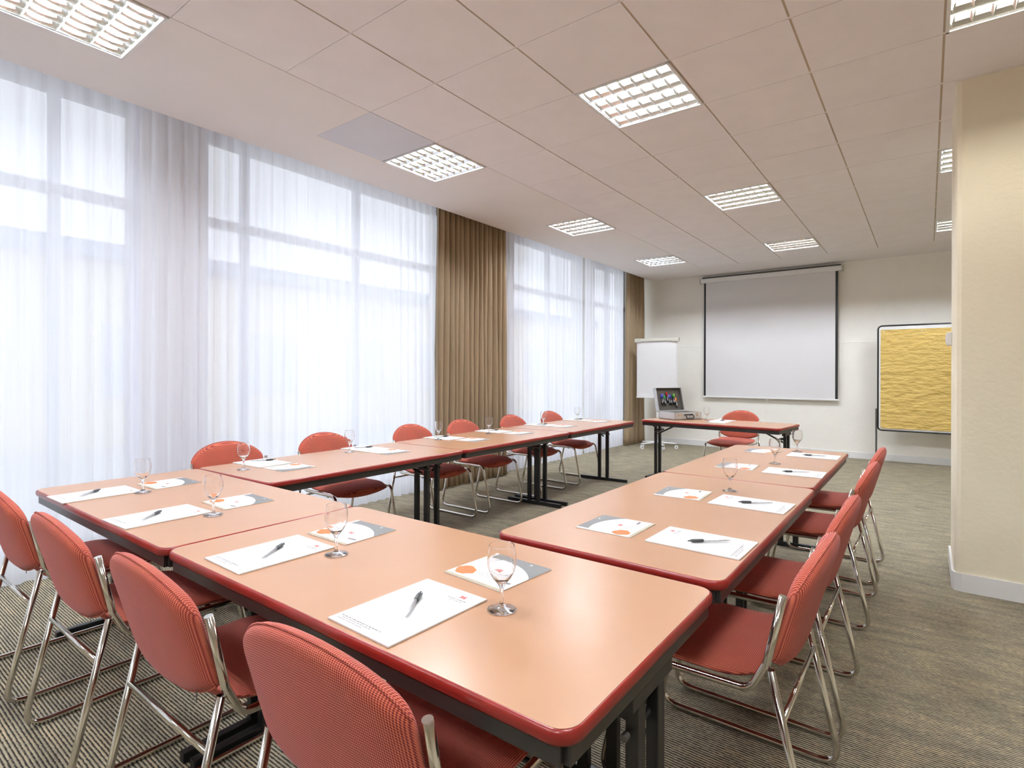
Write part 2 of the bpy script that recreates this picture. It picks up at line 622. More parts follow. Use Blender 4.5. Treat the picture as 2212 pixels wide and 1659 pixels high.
# outside: paving and a pale building across the street
b = MB()
b.box((-16, 2, -0.45), (29, 60, 0.1), M['asphalt'])
o = b.build('ground')
o['kind'] = 'structure'
b = MB()
b.box((-14, 3, 1.6), (6, 40, 4.2), M['building'])
for k in range(12):
    b.box((-10.97, -14 + k * 3.2, 1.5), (0.1, 1.4, 1.6), M['frame'])
o = b.build('building')
tag(o, 'pale yellow low building faintly seen across the street through the sheer curtains', 'building')
r_ = MB()
r_.box((-14, 3, 3.9), (6.8, 41, 0.35), M['roofband'], 0.02)
r_.build('roof', o)

# ------------------------------------------------------------------ curtains
def curtain(name, x, y0, y1, z0, z1, folds, amp, mat, seed, flare=0.0, thick=0.0, pleat=False):
    rnd = random.Random(seed)
    ph = [rnd.uniform(0, 2 * pi) for _ in range(6)]
    fr = [rnd.uniform(0.7, 1.4) for _ in range(6)]
    b = MB()
    Wd = y1 - y0
    nu = int(folds * (20 if pleat else 12))
    nv = 26
    def fn(u, v):
        z = z0 + (z1 - z0) * v
        env = 0.75 + 0.25 * sin(u * 9 + ph[0])
        drift = 0.05 * sin(v * 2.6 + ph[1] + u * 5) * (1 - v)
        a = 2 * pi * folds * (u + (0.35 if pleat else 1) * drift / max(folds, 1) * 1.6) + 1.3 * sin(u * 6.0 * fr[0] + ph[2])
        k = amp * env * (0.55 + 0.45 * (1 - v) ** 0.5)
        if pleat:   # broad rounded pleats with narrow deep valleys between them
            k = amp * (0.7 + 0.3 * sin(u * 23 + ph[0]) * sin(u * 7 + ph[5])) * (0.8 + 0.2 * (1 - v))
            dx = k * (2.2 * abs(sin(a / 2)) ** 0.55 - 1.2) + 0.006 * sin(v * 7 + u * 30)
            return (x + dx, y0 + Wd * u + flare * (u - 0.5) * 2 * (1 - v) ** 2, z)
        dx = k * (sin(a) + 0.28 * sin(2.1 * a + ph[3] + 2 * v) + 0.18 * sin(0.47 * a + ph[4]))
        yy = y0 + Wd * u + 0.35 * k * cos(a)
        yy += flare * (u - 0.5) * 2 * (1 - v) ** 2
        return (x + dx, yy, z)
    b.grid(fn, nu, nv, mat)
    o = b.build(name)
    if thick:
        md = o.modifiers.new('solid', 'SOLIDIFY')
        md.thickness = thick
        md.offset = 0
    return o

ZT = 3.17
SG = 'white sheer curtains across the window wall'
o = curtain('sheer_curtain', -0.74, -3.3, -1.47, 0.012, ZT, 17, 0.022, M['sheer'], 1)
tag(o, 'white sheer curtain at the left edge, drawn across the nearest window', 'curtain', SG)
o = curtain('sheer_curtain', -0.74, -6.9, -3.34, 0.012, ZT, 24, 0.022, M['sheer'], 9)  # added out of view with the extra window that lights the near side
tag(o, 'unseen white sheer curtain added behind the camera, over the extra window', 'curtain', SG)
o = curtain('sheer_curtain', -0.76, -1.52, 1.36, 0.012, ZT, 27, 0.024, M['sheer'], 2)
tag(o, 'widest white sheer curtain, between the pale pillar and the large taupe drape', 'curtain', SG)
o = curtain('sheer_curtain', -0.74, 2.52, 4.55, 0.012, ZT, 20, 0.024, M['sheer'], 3)
tag(o, 'white sheer curtain just right of the large taupe drape', 'curtain', SG)
o = curtain('sheer_curtain', -0.75, 4.62, 6.02, 0.012, ZT, 15, 0.022, M['sheer'], 4)
tag(o, 'white sheer curtain beside the farthest taupe drape in the corner', 'curtain', SG)
DG = 'taupe side drapes on the window wall'
o = curtain('drape', -0.66, 1.30, 2.50, 0.012, ZT, 14, 0.055, M['drape'], 5, 0.03, 0.002, True)
tag(o, 'large taupe pleated drape hanging in the middle of the window wall', 'curtain', DG)
o = curtain('drape', -0.66, 5.98, 6.70, 0.012, ZT, 8, 0.05, M['drape'], 6, 0.04, 0.002, True)
tag(o, 'narrow taupe drape hanging in the far corner behind the flipchart', 'curtain', DG)
b = MB()
b.box((-0.70, (Y0 + Y1) / 2, TOPZ - 0.03), (0.12, Y1 - Y0 - 0.02, 0.03), M['white'])
tag(b.build('curtain_track'), 'white curtain track running along the ceiling recess above the drapes', 'curtain rail')

# ------------------------------------------------------------------ ceiling lamps
def make_lamp(tube):
    root = empty('ceiling_light')
    s = 0.592
    f = MB()
    for sx, sy, wx, wy in ((1, 0, 0.016, s), (-1, 0, 0.016, s), (0, 1, s, 0.016), (0, -1, s, 0.016)):
        f.box((sx * (s / 2 - 0.008), sy * (s / 2 - 0.008), -0.001), (wx, wy, 0.012), M['white'], 0.002)
    for sx, sy, wx, wy in ((1, 0, 0.004, s), (-1, 0, 0.004, s), (0, 1, s, 0.004), (0, -1, s, 0.004)):
        f.box((sx * (s / 2 - 0.004), sy * (s / 2 - 0.004), 0.045), (wx, wy, 0.09), M['white'])
    f.box((0, 0, 0.092), (s, s, 0.004), M['white'])
    f.build('housing', root)
    rows = 4
    w_ = (s - 0.036) / rows
    lv = MB()
    z0, z1 = 0.001, 0.024
    # long parabolic reflectors between the tubes (they run along x)
    for k in range(rows + 1):
        y = -s / 2 + 0.018 + w_ * k
        for sgn in (-1, 1):
            if (k == 0 and sgn < 0) or (k == rows and sgn > 0):
                continue
            def fn(u, v, y=y, sgn=sgn):
                hgt = z0 + (z1 - z0) * v
                return ((u - 0.5) * (s - 0.03), y + sgn * (0.004 + 0.022 * v ** 1.8), hgt)
            lv.grid(fn, 1, 5, M['louvre'])
    # cross blades
    nb = 8
    for k in range(nb):
        x = (k - (nb - 1) / 2) * (s - 0.05) / (nb - 1)
        if 0 < k < nb - 1 or True:
            for r in range(rows):
                ya = -s / 2 + 0.018 + w_ * r + 0.004
                yb = ya + w_ - 0.008
                for sgn in (-1, 1):
                    def fn(u, v, x=x, ya=ya, yb=yb, sgn=sgn):
                        top = 0.024 - 0.011 * sin(pi * u)
                        return (x + sgn * (0.001 + 0.009 * v ** 1.8), ya + (yb - ya) * u, z0 + 0.001 + (top - z0) * v)
                    lv.grid(fn, 4, 3, M['louvre'])
    lv.build('louvre', root, fix=False)
    for r in range(rows):
        y = -s / 2 + 0.018 + w_ * (r + 0.5)
        t = MB()
        t.tube([(-0.27, y, 0.037), (0.27, y, 0.037)], 0.012, tube, 12)
        t.build('lamp_tube', root)
    return root

lab = {
    (0, -8): 'unseen louvred ceiling light added behind the camera to brighten the room, window side',
    (3, -8): 'unseen louvred ceiling light added behind the camera to brighten the room, middle row',
    (6, -8): 'unseen louvred ceiling light added behind the camera to brighten the room, right side',
    (0, -4): 'square louvred ceiling light at the top left corner, nearest the window',
    (0, 0): 'square louvred ceiling light beside the blue-grey ceiling panel',
    (0, 4): 'square louvred ceiling light above the taupe drape, third along the window side',
    (0, 8): 'farthest square louvred ceiling light of the window-side row',
    (3, -4): 'square louvred ceiling light over the near table',
    (3, 0): 'large bright square louvred ceiling light near the middle of the ceiling',
    (3, 4): 'square louvred ceiling light midway along the middle row',
    (3, 8): 'farthest square louvred ceiling light of the middle row, before the projection screen',
    (6, -4): 'square louvred ceiling light over the near right side',
    (6, 0): 'square louvred ceiling light cut by the top right corner',
    (6, 4): 'louvred ceiling light half hidden behind the wall block',
    (6, 8): 'smallest louvred ceiling light beyond the wall block edge'}
proto = None
for (i, j) in LAMPS:
    if proto is None:
        proto = make_lamp(M['tube'])
        o = proto
    elif (i, j) == (6, 0):
        o = make_lamp(M['tube_dim'])
    else:
        o = copy_tree(proto)
    o.location = (TILE * (i + 0.5), TILE * (j + 0.5), CEIL)
    tag(o, lab[(i, j)], 'ceiling light', 'square louvred ceiling lights')

# ------------------------------------------------------------------ tables
TH_ = 0.715
def make_table(Lx, Wy, loc, rz, label, brace=False, insets=(0.040, 0.040)):
    """long side along local x"""
    root = empty('folding_table', (loc[0], loc[1], 0), rz)
    tag(root, label, 'table', 'salmon topped folding tables')
    t = 0.026
    # rounded top: laminate sheet inset in a red edge band
    top = MB()
    top.prism(rrect(Lx - 0.012, Wy - 0.012, 0.040), TH_ - t + 0.004, TH_, M['laminate'])
    tp = top.build('tabletop', root)
    eb = MB()
    prof = [(-0.006, TH_ - 0.0003), (-0.0025, TH_ - 0.0015), (0.0, TH_ - 0.006), (0.001, TH_ - 0.013), (0.0, TH_ - 0.021), (-0.003, TH_ - t), (-0.02, TH_ - t)]
    outl = rrect(Lx, Wy, 0.045, 8)
    n = len(outl)
    rings = []
    for dd, z in prof:
        oo = rrect(Lx + 2 * dd, Wy + 2 * dd, 0.045 + dd, 8)
        rings.append([eb.bm.verts.new((x, y, z)) for x, y in oo])
    fs = []
    for a, c in zip(rings[:-1], rings[1:]):
        for k in range(n):
            fs.append(eb.bm.faces.new((a[k], a[(k + 1) % n], c[(k + 1) % n], c[k])))
    eb._mark(fs, M['edge'], True)
    bt = rrect(Lx - 0.04, Wy - 0.04, 0.025, 8)
    eb.prism(bt, TH_ - t, TH_ - t + 0.002, M['edge'])
    eb.build('edge_band', tp)
    ap = MB()
    za, zb = TH_ - t - 0.038, TH_ - t
    for s_ in (-1, 1):
        ap.box((0, s_ * (Wy / 2 - 0.022), (za + zb) / 2), (Lx - 0.05, 0.018, zb - za), M['apron'], 0.002)
        ap.box((s_ * (Lx / 2 - 0.022), 0, (za + zb) / 2), (0.018, Wy - 0.05, zb - za), M['apron'], 0.002)
    ap.build('apron', root)
    for sx, ins in zip((-1, 1), insets):
        lx = sx * (Lx / 2 - ins)
        lg = MB()
        for py in (-0.05, 0.05):
            lg.box((lx, py, (za + 0.045) / 2 + 0.0), (0.028, 0.036, za + 0.03), M['black'], 0.003)
        lo = lg.build('leg', root)
        ft = MB()
        ft.box((lx, 0, 0.018), (0.030, Wy * 0.80, 0.034), M['black'], 0.003)
        ft.build('foot', lo)
        br = MB()
        br.box((lx, 0, za - 0.02), (0.035, 0.20, 0.03), M['black'], 0.002)
        br.box((lx - sx * 0.035, 0, za - 0.075), (0.05, 0.10, 0.018), M['black'], 0.002)
        br.tube([(lx - sx * 0.01, -0.085, za - 0.10), (lx - sx * 0.01, 0.085, za - 0.10)], 0.008, M['steelgrey'], 8)
        br.build('hinge_bracket', lo)
        bc = MB()
        bc.tube([(lx, 0, za - 0.13), (lx - sx * 0.32, 0, za + 0.03)], 0.009, M['black'], 8)
        bc.build('brace', lo)
    return root

def along_y(xa, xb, ya, yb, label, rz=0.0):
    # table whose long side runs along world y
    return make_table(yb - ya, xb - xa, ((xa + xb) / 2, (ya + yb) / 2), pi / 2 + rz, label, insets=(0.055, 0.055) if rz else (0.040, 0.040))

make_table(1.452, 0.722, (3.110 - 0.726, -1.857), 0, 'nearest folding table, in front of the camera, holding two place settings', insets=(0.021, 0.035))
make_table(1.452, 0.722, (1.656 - 0.726, -1.862), 0, 'folding table at the left end of the near row, by the sheer curtains', insets=(0.05, 0.04))
along_y(2.345, 3.112, -1.450, 0.045, 'nearer of the two tables along the right side, by four chairs')
along_y(2.345, 3.100, 0.047, 1.560, 'farther of the two tables along the right side, toward the screen')
along_y(0.170, 0.925, -1.488, -0.005, 'left row folding table joined to the near row corner', radians(1.3))
along_y(0.130, 0.888, -0.003, 1.515, 'middle folding table of the three along the windows', radians(1.3))
along_y(0.100, 0.855, 1.520, 3.010, 'farthest folding table of the row along the windows', radians(1.3))
make_table(1.57, 0.72, (1.605, 3.555), radians(-5.5), "presenter's folding table standing alone before the projection screen")

# ------------------------------------------------------------------ chairs
def make_chair():
    """faces local +y; rear feet at y=0"""
    root = empty('conference_chair')
    hw = 0.243
    R_ = 0.0105
    # seat
    W2 = 0.232
    def shell(top):
        def fn(u, v):
            a = -cos(pi * u)
            c = -cos(pi * v)
            # squircle plan
            x = W2 * a * (1 - 0.06 * c ** 4)
            y0_ = 0.300 + 0.202 * c
            y = y0_ - (0.03 if c > 0 else -0.02) * abs(a) ** 4 * abs(c)
            e = (max(0, 1 - abs(a) ** 5) * max(0, 1 - abs(c) ** 6)) ** 0.5
            mid = 0.447 - 0.030 * max(0, (c - 0.35) / 0.65) ** 2 + 0.022 * max(0, (-c - 0.4) / 0.6) ** 2 - 0.006 * a * a
            if top:
                z = mid + 0.018 * e
            else:
                z = mid - e * (0.018 + 0.040 * (1 - a * a))
            return (x, y, z)
        return fn
    s = MB()
    s.grid(shell(True), 26, 26, M['fabric'])
    s.grid(shell(False), 26, 26, M['fabric'])
    bmesh.ops.remove_doubles(s.bm, verts=s.bm.verts, dist=0.0004)
    s.build('seat', root)
    # backrest
    Wb = 0.232
    def bshell(side):
        def fn(u, v):
            a = -cos(pi * u)
            c = -cos(pi * v)
            x = Wb * a
            k = 1 - abs(a) ** 2.1
            zb = 0.462 + 0.050 * abs(a) ** 3
            zt = 0.690 + 0.114 * max(0, k) ** 0.64
            z = zb + (zt - zb) * (c + 1) / 2
            mid = 0.070 - (z - 0.46) * 0.28 + 0.026 * a * a - 0.004
            e = (max(0, 1 - abs(a) ** 10) * max(0, 1 - abs(c) ** 10)) ** 0.5
            th = 0.026 if side > 0 else 0.028
            return (x, mid + side * th * e, z)
        return fn
    s = MB()
    s.grid(bshell(1), 28, 26, M['fabric'])
    s.grid(bshell(-1), 28, 26, M['fabric'])
    bmesh.ops.remove_doubles(s.bm, verts=s.bm.verts, dist=0.0004)
    bk = s.build('backrest', root)
    # seam piping around the cover
    pp = MB()
    pts = []
    f1, f2 = bshell(1), bshell(-1)
    for k in range(0, 41):
        u = 0.04 + 0.92 * k / 40
        p = Vector(f2(u, 0.97))
        pts.append(p + Vector((0, -0.0015, 0.0015)))
    pp.tube(pts, 0.0022, M['fabric'], 6)
    pts = []
    for k in range(0, 41):
        u = 0.04 + 0.92 * k / 40
        pts.append(Vector(f2(u, 0.035)) + Vector((0, -0.002, -0.001)))
    pp.tube(pts, 0.003, M['fabric'], 6)
    pp.build('piping', bk)
    z = MB()
    z.box((0.19, 0.045, 0.487), (0.005, 0.002, 0.022), M['steelgrey'], 0.0008)
    z.build('zip_pull', bk)
    # side frames: back post, seat rail, front leg, runner, rear leg - one bent tube each
    for sx in (-1, 1):
        x = sx * hw
        f = MB()
        pts = [(x, 0.048, 0.692), (x, 0.088, 0.505), (x, 0.128, 0.424), (x, 0.484, 0.420), (x, 0.572, 0.012), (x, -0.030, 0.012), (x, 0.078, 0.492)]
        pl = rounded(pts, [0.05, 0.05, 0.045, 0.06, 0.055], 7)
        f.tube(pl, R_, M['chrome'], 12)
        f.build('side_frame', root)
    cb = MB()
    cb.tube([(-hw, 0.048, 0.37), (hw, 0.048, 0.37)], 0.008, M['chrome'], 10)
    cb.build('crossbar', root)
    ub = MB()
    ub.tube([(-hw, 0.40, 0.410), (hw, 0.40, 0.410)], 0.006, M['black'], 8)
    ub.build('seat_bar', root)
    return root

chairs = [
    # near row, facing +y : (rear-foot point, rz, label)
    ((0.54, -2.40), 0.0, 'red chair at the left edge of the near row, partly cut by the frame'),
    ((1.25, -2.39), 0, 'red chair second from left in the near row, its sheer-lit back fully in view'),
    ((1.950, -2.375), 0.0, 'red chair third from left in the near row, chrome posts and crossbar in view'),
    ((2.640, -2.350), 0.06, 'closest red chair, its large woven back cut by the bottom edge'),
    # right row, facing -x
    ((3.290, -1.135), pi / 2, 'nearest red chair of the right row, with its whole seat in view'),
    ((3.290, -0.50), pi / 2, 'second red chair of the right row, just behind the nearest one'),
    ((3.290, 0.52), pi / 2, 'third red chair of the right row, beside the joint of the tables'),
    ((3.285, 1.24), pi / 2, 'farthest red chair of the right row'),
    # window row, facing +x
    ((-0.16, -1.16), -pi / 2, 'red chair of the window row beside the pale pillar, only its back showing'),
    ((-0.15, -0.43), -pi / 2, 'second red chair of the window row, in front of the widest sheer curtain'),
    ((-0.15, 0.46), -pi / 2, 'red chair of the window row left of the taupe drape'),
    ((-0.15, 1.13), -pi / 2, 'red chair of the window row in front of the taupe drape'),
    ((-0.15, 1.95), -pi / 2, 'second farthest red chair of the window row, behind the triple table legs'),
    ((-0.15, 2.74), -pi / 2, 'farthest red chair of the window row'),
    ((1.66, 4.36), pi - 0.12, "red chair behind the presenter's table, below the projection screen"),
]
proto = None
for (x, y), rz, lb in chairs:
    if proto is None:
        proto = make_chair()
        o = proto
    else:
        o = copy_tree(proto)
    o.location = (x, y, 0)
    o.rotation_euler = (0, 0, rz)
    tag(o, lb, 'chair', 'red woven chairs around the tables')

# ------------------------------------------------------------------ things on the tables
def squiggles(b, x0, x1, y, h_, seed, z, mat):
    rnd = random.Random(seed)
    x = x0
    while x < x1:
        wd = rnd.uniform(0.003, 0.011)
        if x + wd > x1:
            break
        b.face([(x, y, z), (x + wd, y, z), (x + wd, y + h_, z), (x, y + h_, z)], mat)
        x += wd + rnd.uniform(0.0012, 0.003)

def emblem(b, cx, cy, s, z, mat):
    # small cushion-shaped mark with two pale bars
    q = s / 2
    o_ = [(-q, -q * .8), (-q * .4, -q * .55), (q * .4, -q * .55), (q, -q * .8), (q * .7, 0), (q, q * .8), (q * .4, q * .55), (-q * .4, q * .55), (-q, q * .8), (-q * .7, 0)]
    b.face([(cx + x, cy + y, z) for x, y in o_], mat)
    for dx in (-q * .25, q * .25):
        b.face([(cx + dx - q * .07, cy - q * .4, z + .0001), (cx + dx + q * .07, cy - q * .4, z + .0001), (cx + dx + q * .07, cy + q * .4, z + .0001), (cx + dx - q * .07, cy + q * .4, z + .0001)], M['paper'])

def make_pad():
    b = MB()
    b.box((0, 0, 0.002), (0.21, 0.297, 0.004), M['paper'], 0.0004, segs=1)
    z = 0.0043
    emblem(b, 0.055, 0.118, 0.020, z, M['inkred'])
    squiggles(b, 0.020, 0.088, 0.099, 0.0032, 3, z, M['ink'])
    squiggles(b, 0.032, 0.076, 0.092, 0.0022, 4, z, M['ink'])
    squiggles(b, -0.092, 0.05, -0.121, 0.0028, 5, z, M['ink'])
    squiggles(b, -0.082, 0.02, -0.127, 0.0020, 6, z, M['ink'])
    squiggles(b, -0.092, 0.0, -0.134, 0.0020, 7, z, M['ink'])
    return b.build('writing_pad')

def make_leaflet():
    b = MB()
    q = 0.105
    b.box((0, 0, 0.0012), (0.21, 0.21, 0.0024), M['paper'], 0.0003, segs=1)
    z = 0.0027
    # grey field above a wide arc
    N_ = 14
    cx, cy, R_ = -0.035, -0.115, 0.185
    arc = []
    for k in range(N_ + 1):
        a = radians(108 - (108 - 42) * k / N_)
        x, y = cx + R_ * cos(a), cy + R_ * sin(a)
        arc.append((max(-q, min(q, x)), max(-q, min(q, y))))
    for (xa, ya), (xb, yb) in zip(arc[:-1], arc[1:]):
        if xb > xa:
            b.face([(xa, ya, z), (xb, yb, z), (xb, q, z), (xa, q, z)], M['grey'])
    if arc[-1][0] < q:
        b.face([(arc[-1][0], arc[-1][1], z), (q, arc[-1][1] - 0.01, z), (q, q, z), (arc[-1][0], q, z)], M['grey'])
    b.face([(-q, -q, z), (q, -q, z), (q, -q + 0.011, z), (-q, -q + 0.011, z)], M['tan'])
    rnd = random.Random(4)
    orr = []
    for k in range(22):
        a = 2 * pi * k / 22
        r = 0.030 * (1 + 0.14 * rnd.uniform(-1, 1))
        orr.append((max(-q + 0.001, -0.070 + 1.15 * r * cos(a)), -0.055 + r * 0.95 * sin(a), z))
    b.face(orr, M['orange'])
    emblem(b, 0.012, -0.012, 0.024, z, M['inkred'])
    emblem(b, 0.045, 0.090, 0.010, z + 0.0003, M['paper'])
    b.face([(0.055, -0.062, z), (0.092, -0.058, z), (0.092, -0.048, z), (0.055, -0.052, z)], M['ink'])
    squiggles(b, -0.03, 0.045, -0.040, 0.002, 8, z, M['ink'])
    squiggles(b, -0.02, 0.035, -0.048, 0.002, 9, z, M['ink'])
    squiggles(b, -0.03, 0.045, -0.056, 0.002, 10, z, M['ink'])
    return b.build('leaflet')

def make_pen():
    """lies along local y, clicker end toward +y, origin under its middle"""
    root = empty('ballpoint_pen')
    b = MB()
    zc = 0.0062
    b.tube([(0, -0.071, zc), (0, -0.066, zc), (0, -0.052, zc), (0, 0.020, zc)], [0.0008, 0.0018, 0.0035, 0.0042], M['alu'], 12)
    b.build('barrel', root)
    b = MB()
    b.tube([(0, 0.018, zc), (0, 0.022, zc), (0, 0.052, zc), (0, 0.058, zc)], [0.0044, 0.0056, 0.0056, 0.0036], M['smoke'], 12)
    b.build('grip_cap', root)
    b = MB()
    b.tube([(0, 0.058, zc), (0, 0.069, zc)], 0.0022, M['plastic'], 8)
    b.build('push_button', root)
    b = MB()
    b.box((0.0065, 0.036, zc + 0.001), (0.0022, 0.044, 0.004), M['plastic'], 0.0006)
    b.build('clip', root)
    return root

def make_glass():
    b = MB()
    o_ = [(0.0, 0.0), (0.030, 0.0), (0.0335, 0.0012), (0.0335, 0.0026), (0.022, 0.0058), (0.010, 0.0095), (0.0052, 0.015), (0.0042, 0.026), (0.0040, 0.040), (0.0052, 0.052), (0.0105, 0.062), (0.021, 0.075),
          (0.0295, 0.090), (0.0335, 0.105), (0.0340, 0.118), (0.0325, 0.134), (0.0295, 0.151), (0.0291, 0.1514), (0.0287, 0.151),
          (0.0317, 0.134), (0.0332, 0.118), (0.0327, 0.105), (0.0286, 0.090), (0.0200, 0.0763), (0.0085, 0.066), (0.0, 0.0625)]
    pr = [o_[0]]
    for (r0, z0), (r1, z1) in zip(o_[:-1], o_[1:]):   # support rings keep the shading true near the rims
        d = sqrt((r1 - r0) ** 2 + (z1 - z0) ** 2)
        if d > 0.004:
            e = 0.0006 / d
            pr += [(r0 + (r1 - r0) * e, z0 + (z1 - z0) * e), (r1 - (r1 - r0) * e, z1 - (z1 - z0) * e)]
        pr.append((r1, z1))
    b.lathe(pr, M['glass'], 40)
    return b.build('wine_glass')

C_ = (3.5357, -2.9283)
KS = 0.547 / 0.514
def sc(x, y):
    return (C_[0] + (x - C_[0]) * KS, C_[1] + (y - C_[1]) * KS)

where = {
    'b1': 'at the left end of the near row', 'b2': 'second from left in the near row', 'b3': 'third from left in the near row',
    'b4': 'nearest the camera', 'r1': 'nearest on the right-hand tables', 'r2': 'second along the right-hand tables',
    'r3': 'third along the right-hand tables', 'r4': 'farthest on the right-hand tables',
    'l1': 'first on the window row, by the near corner', 'l2': 'second on the window row', 'l3': 'third on the window row',
    'l4': 'fourth on the window row, before the taupe drape', 'l5': 'fifth on the window row', 'l6': 'farthest on the window row',
    't': "on the presenter's table"}
pads = {'b1': (0.747, -2.135, 0.02), 'b2': (1.347, -2.119, 0.03), 'b3': (2.048, -2.090, -0.02), 'b4': (2.640, -2.105, -0.03),
        'r1': (2.986, -1.238, pi / 2 - .02), 'r2': (2.982, -0.620, pi / 2 - .03), 'r3': (2.982, 0.252, pi / 2 + .02), 'r4': (2.966, 0.975, pi / 2),
        'l1': (0.520, -1.285, -pi / 2 + .03), 'l2': (0.500, -0.550, -pi / 2), 'l3': (0.470, 0.240, -pi / 2 + .03), 'l4': (0.460, 0.880, -pi / 2 + .03),
        'l5': (0.450, 1.640, -pi / 2 + .03), 'l6': (0.440, 2.390, -pi / 2 + .03)}
leaf = {'b1': (0.734, -1.850, 0.02), 'b2': (1.344, -1.834, -0.03), 'b3': (2.054, -1.820, 0.0), 'b4': (2.647, -1.808, -0.08),
        'r1': (2.697, -1.232, pi / 2), 'r2': (2.699, -0.593, pi / 2 + .05), 'r3': (2.690, 0.283, pi / 2 + .06), 'r4': (2.661, 1.020, pi / 2 + .05),
        'l1': (0.772, -1.271, -pi / 2), 'l2': (0.730, -0.540, -pi / 2), 'l3': (0.729, 0.290, -pi / 2 + .08), 'l4': (0.719, 0.895, -pi / 2),
        'l5': (0.700, 1.663, -pi / 2), 'l6': (0.710, 2.375, -pi / 2)}
glas = {'b1': (0.857, -2.001), 'b2': (1.483, -1.993), 'b3': (2.201, -1.984), 'b4': (2.799, -1.987), 'r1': (2.844, -0.418), 'r2': (2.838, 0.509),
        'r3': (2.846, 1.136), 'l1': (0.648, -1.459), 'l2': (0.543, -0.712), 'l3': (0.516, 0.129), 'l4': (0.55, 0.702), 'l5': (0.519, 1.586), 'l6': (0.449, 2.361)}
ZTAB = TH_
def put(protof, table, z, name_label, cat, group, extra=None):
    pr = None
    for k, v in table.items():
        x, y = sc(v[0], v[1])
        if pr is None:
            pr = protof()
            o = pr
        else:
            o = copy_tree(pr)
        o.location = (x, y, z)
        o.rotation_euler = (0, 0, v[2] if len(v) > 2 else 0.0)
        tag(o, name_label % where[k], cat, group)
    return pr
pad0 = put(make_pad, pads, ZTAB + 0.0004, 'white writing pad with small red emblem, %s', 'notepad', 'writing pads at the seats')
lf0 = put(make_leaflet, leaf, ZTAB + 0.0004, 'white and grey leaflet with orange picture, %s', 'leaflet', 'leaflets at the seats')
gl0 = put(make_glass, glas, ZTAB + 0.0004, 'clear stemmed wine glass %s', 'glass', 'wine glasses at the seats')
pen_px = {'b4': (2.640, -2.096, 0.57), 'b3': (2.054, -2.088, 0.60), 'b2': (1.350, -2.143, 0.75), 'b1': (0.736, -2.152, 0.74),
          'r1': (3.009, -1.238, 2.27), 'r2': (2.997, -0.619, 2.10), 'r3': (2.992, 0.240, 2.01), 'r4': (2.976, 0.951, 1.80),
          'l1': (0.480, -1.260, -0.45), 'l2': (0.470, -0.543, -0.49), 'l3': (0.440, 0.240, -0.39), 'l4': (0.445, 0.890, -0.29), 'l5': (0.450, 1.660, -0.51), 'l6': (0.430, 2.410, -0.49)}
put(make_pen, pen_px, ZTAB + 0.0050, 'dark ballpoint pen on the pad %s', 'pen', 'ballpoint pens on the pads')

def extra(o, x, y, rz, label, z=ZTAB + 0.0004):
    c = copy_tree(o)
    c.location = (x, y, z)
    c.rotation_euler = (0, 0, rz)
    c['label'] = label
    return c
extra(pad0, 1.62, 3.70, pi - 0.1, "white writing pad with small red emblem, on the presenter's table")
extra(lf0, 1.64, 3.46, pi - 0.1, "white and grey leaflet with orange picture, on the presenter's table")
extra(gl0, 1.44, 3.70, 0, "clear stemmed wine glass on the presenter's table, beside the open case")
pen0 = [o for o in bpy.data.objects if o.name == 'ballpoint_pen'][0]
extra(pen0, 1.66, 3.70, pi - 1.0, "black and clear ballpoint pen on the presenter's pad", ZTAB + 0.0050)

# ------------------------------------------------------------------ open marker case on the presenter's table
CR = radians(60)
case = empty('aluminium_case', (1.12, 3.69, ZTAB + 0.004), CR)
tag(case, "open aluminium case with a dark lined lid on the presenter's table", 'case')
W_, D_, H_ = 0.40, 0.30, 0.085
b = MB()
for s_ in (-1, 1):
    b.box((0, s_ * (D_ / 2 - 0.005), H_ / 2), (W_, 0.010, H_), M['alu'], 0.002)
    b.box((s_ * (W_ / 2 - 0.005), 0, H_ / 2), (0.010, D_, H_), M['alu'], 0.002)
b.box((0, 0, 0.005), (W_, D_, 0.010), M['alu'], 0.002)
b.box((0, 0, 0.045), (W_ - 0.02, D_ - 0.02, 0.05), M['foam'])
b.build('case_body', case)
for sx in (-1, 1):
    for sy in (-1, 1):
        b = MB()
        b.lathe([(0, -0.004), (0.008, -0.004), (0.008, 0.002), (0, 0.002)], M['plastic'], 10, (sx * 0.185, sy * 0.135, 0))
        b.build('rubber_foot', case)
b = MB()
b.tube(rounded([(-0.055, -D_ / 2, 0.055), (-0.055, -D_ / 2 - 0.03, 0.05), (-0.055, -D_ / 2 - 0.035, 0.018), (0.055, -D_ / 2 - 0.035, 0.018), (0.055, -D_ / 2 - 0.03, 0.05), (0.055, -D_ / 2, 0.055)], 0.012, 4), 0.006, M['plastic'], 8)
b.box((0, -D_ / 2 - 0.004, 0.058), (0.13, 0.006, 0.014), M['plastic'], 0.002)
b.build('handle', case)
for sx in (-1, 1):
    b = MB()
    b.box((sx * 0.13, -D_ / 2 - 0.004, 0.06), (0.030, 0.008, 0.034), M['chrome'], 0.002)
    b.build('latch', case)
lidm = Matrix.Translation((0, D_ / 2, H_)) @ Matrix.Rotation(radians(-14), 4, 'X')
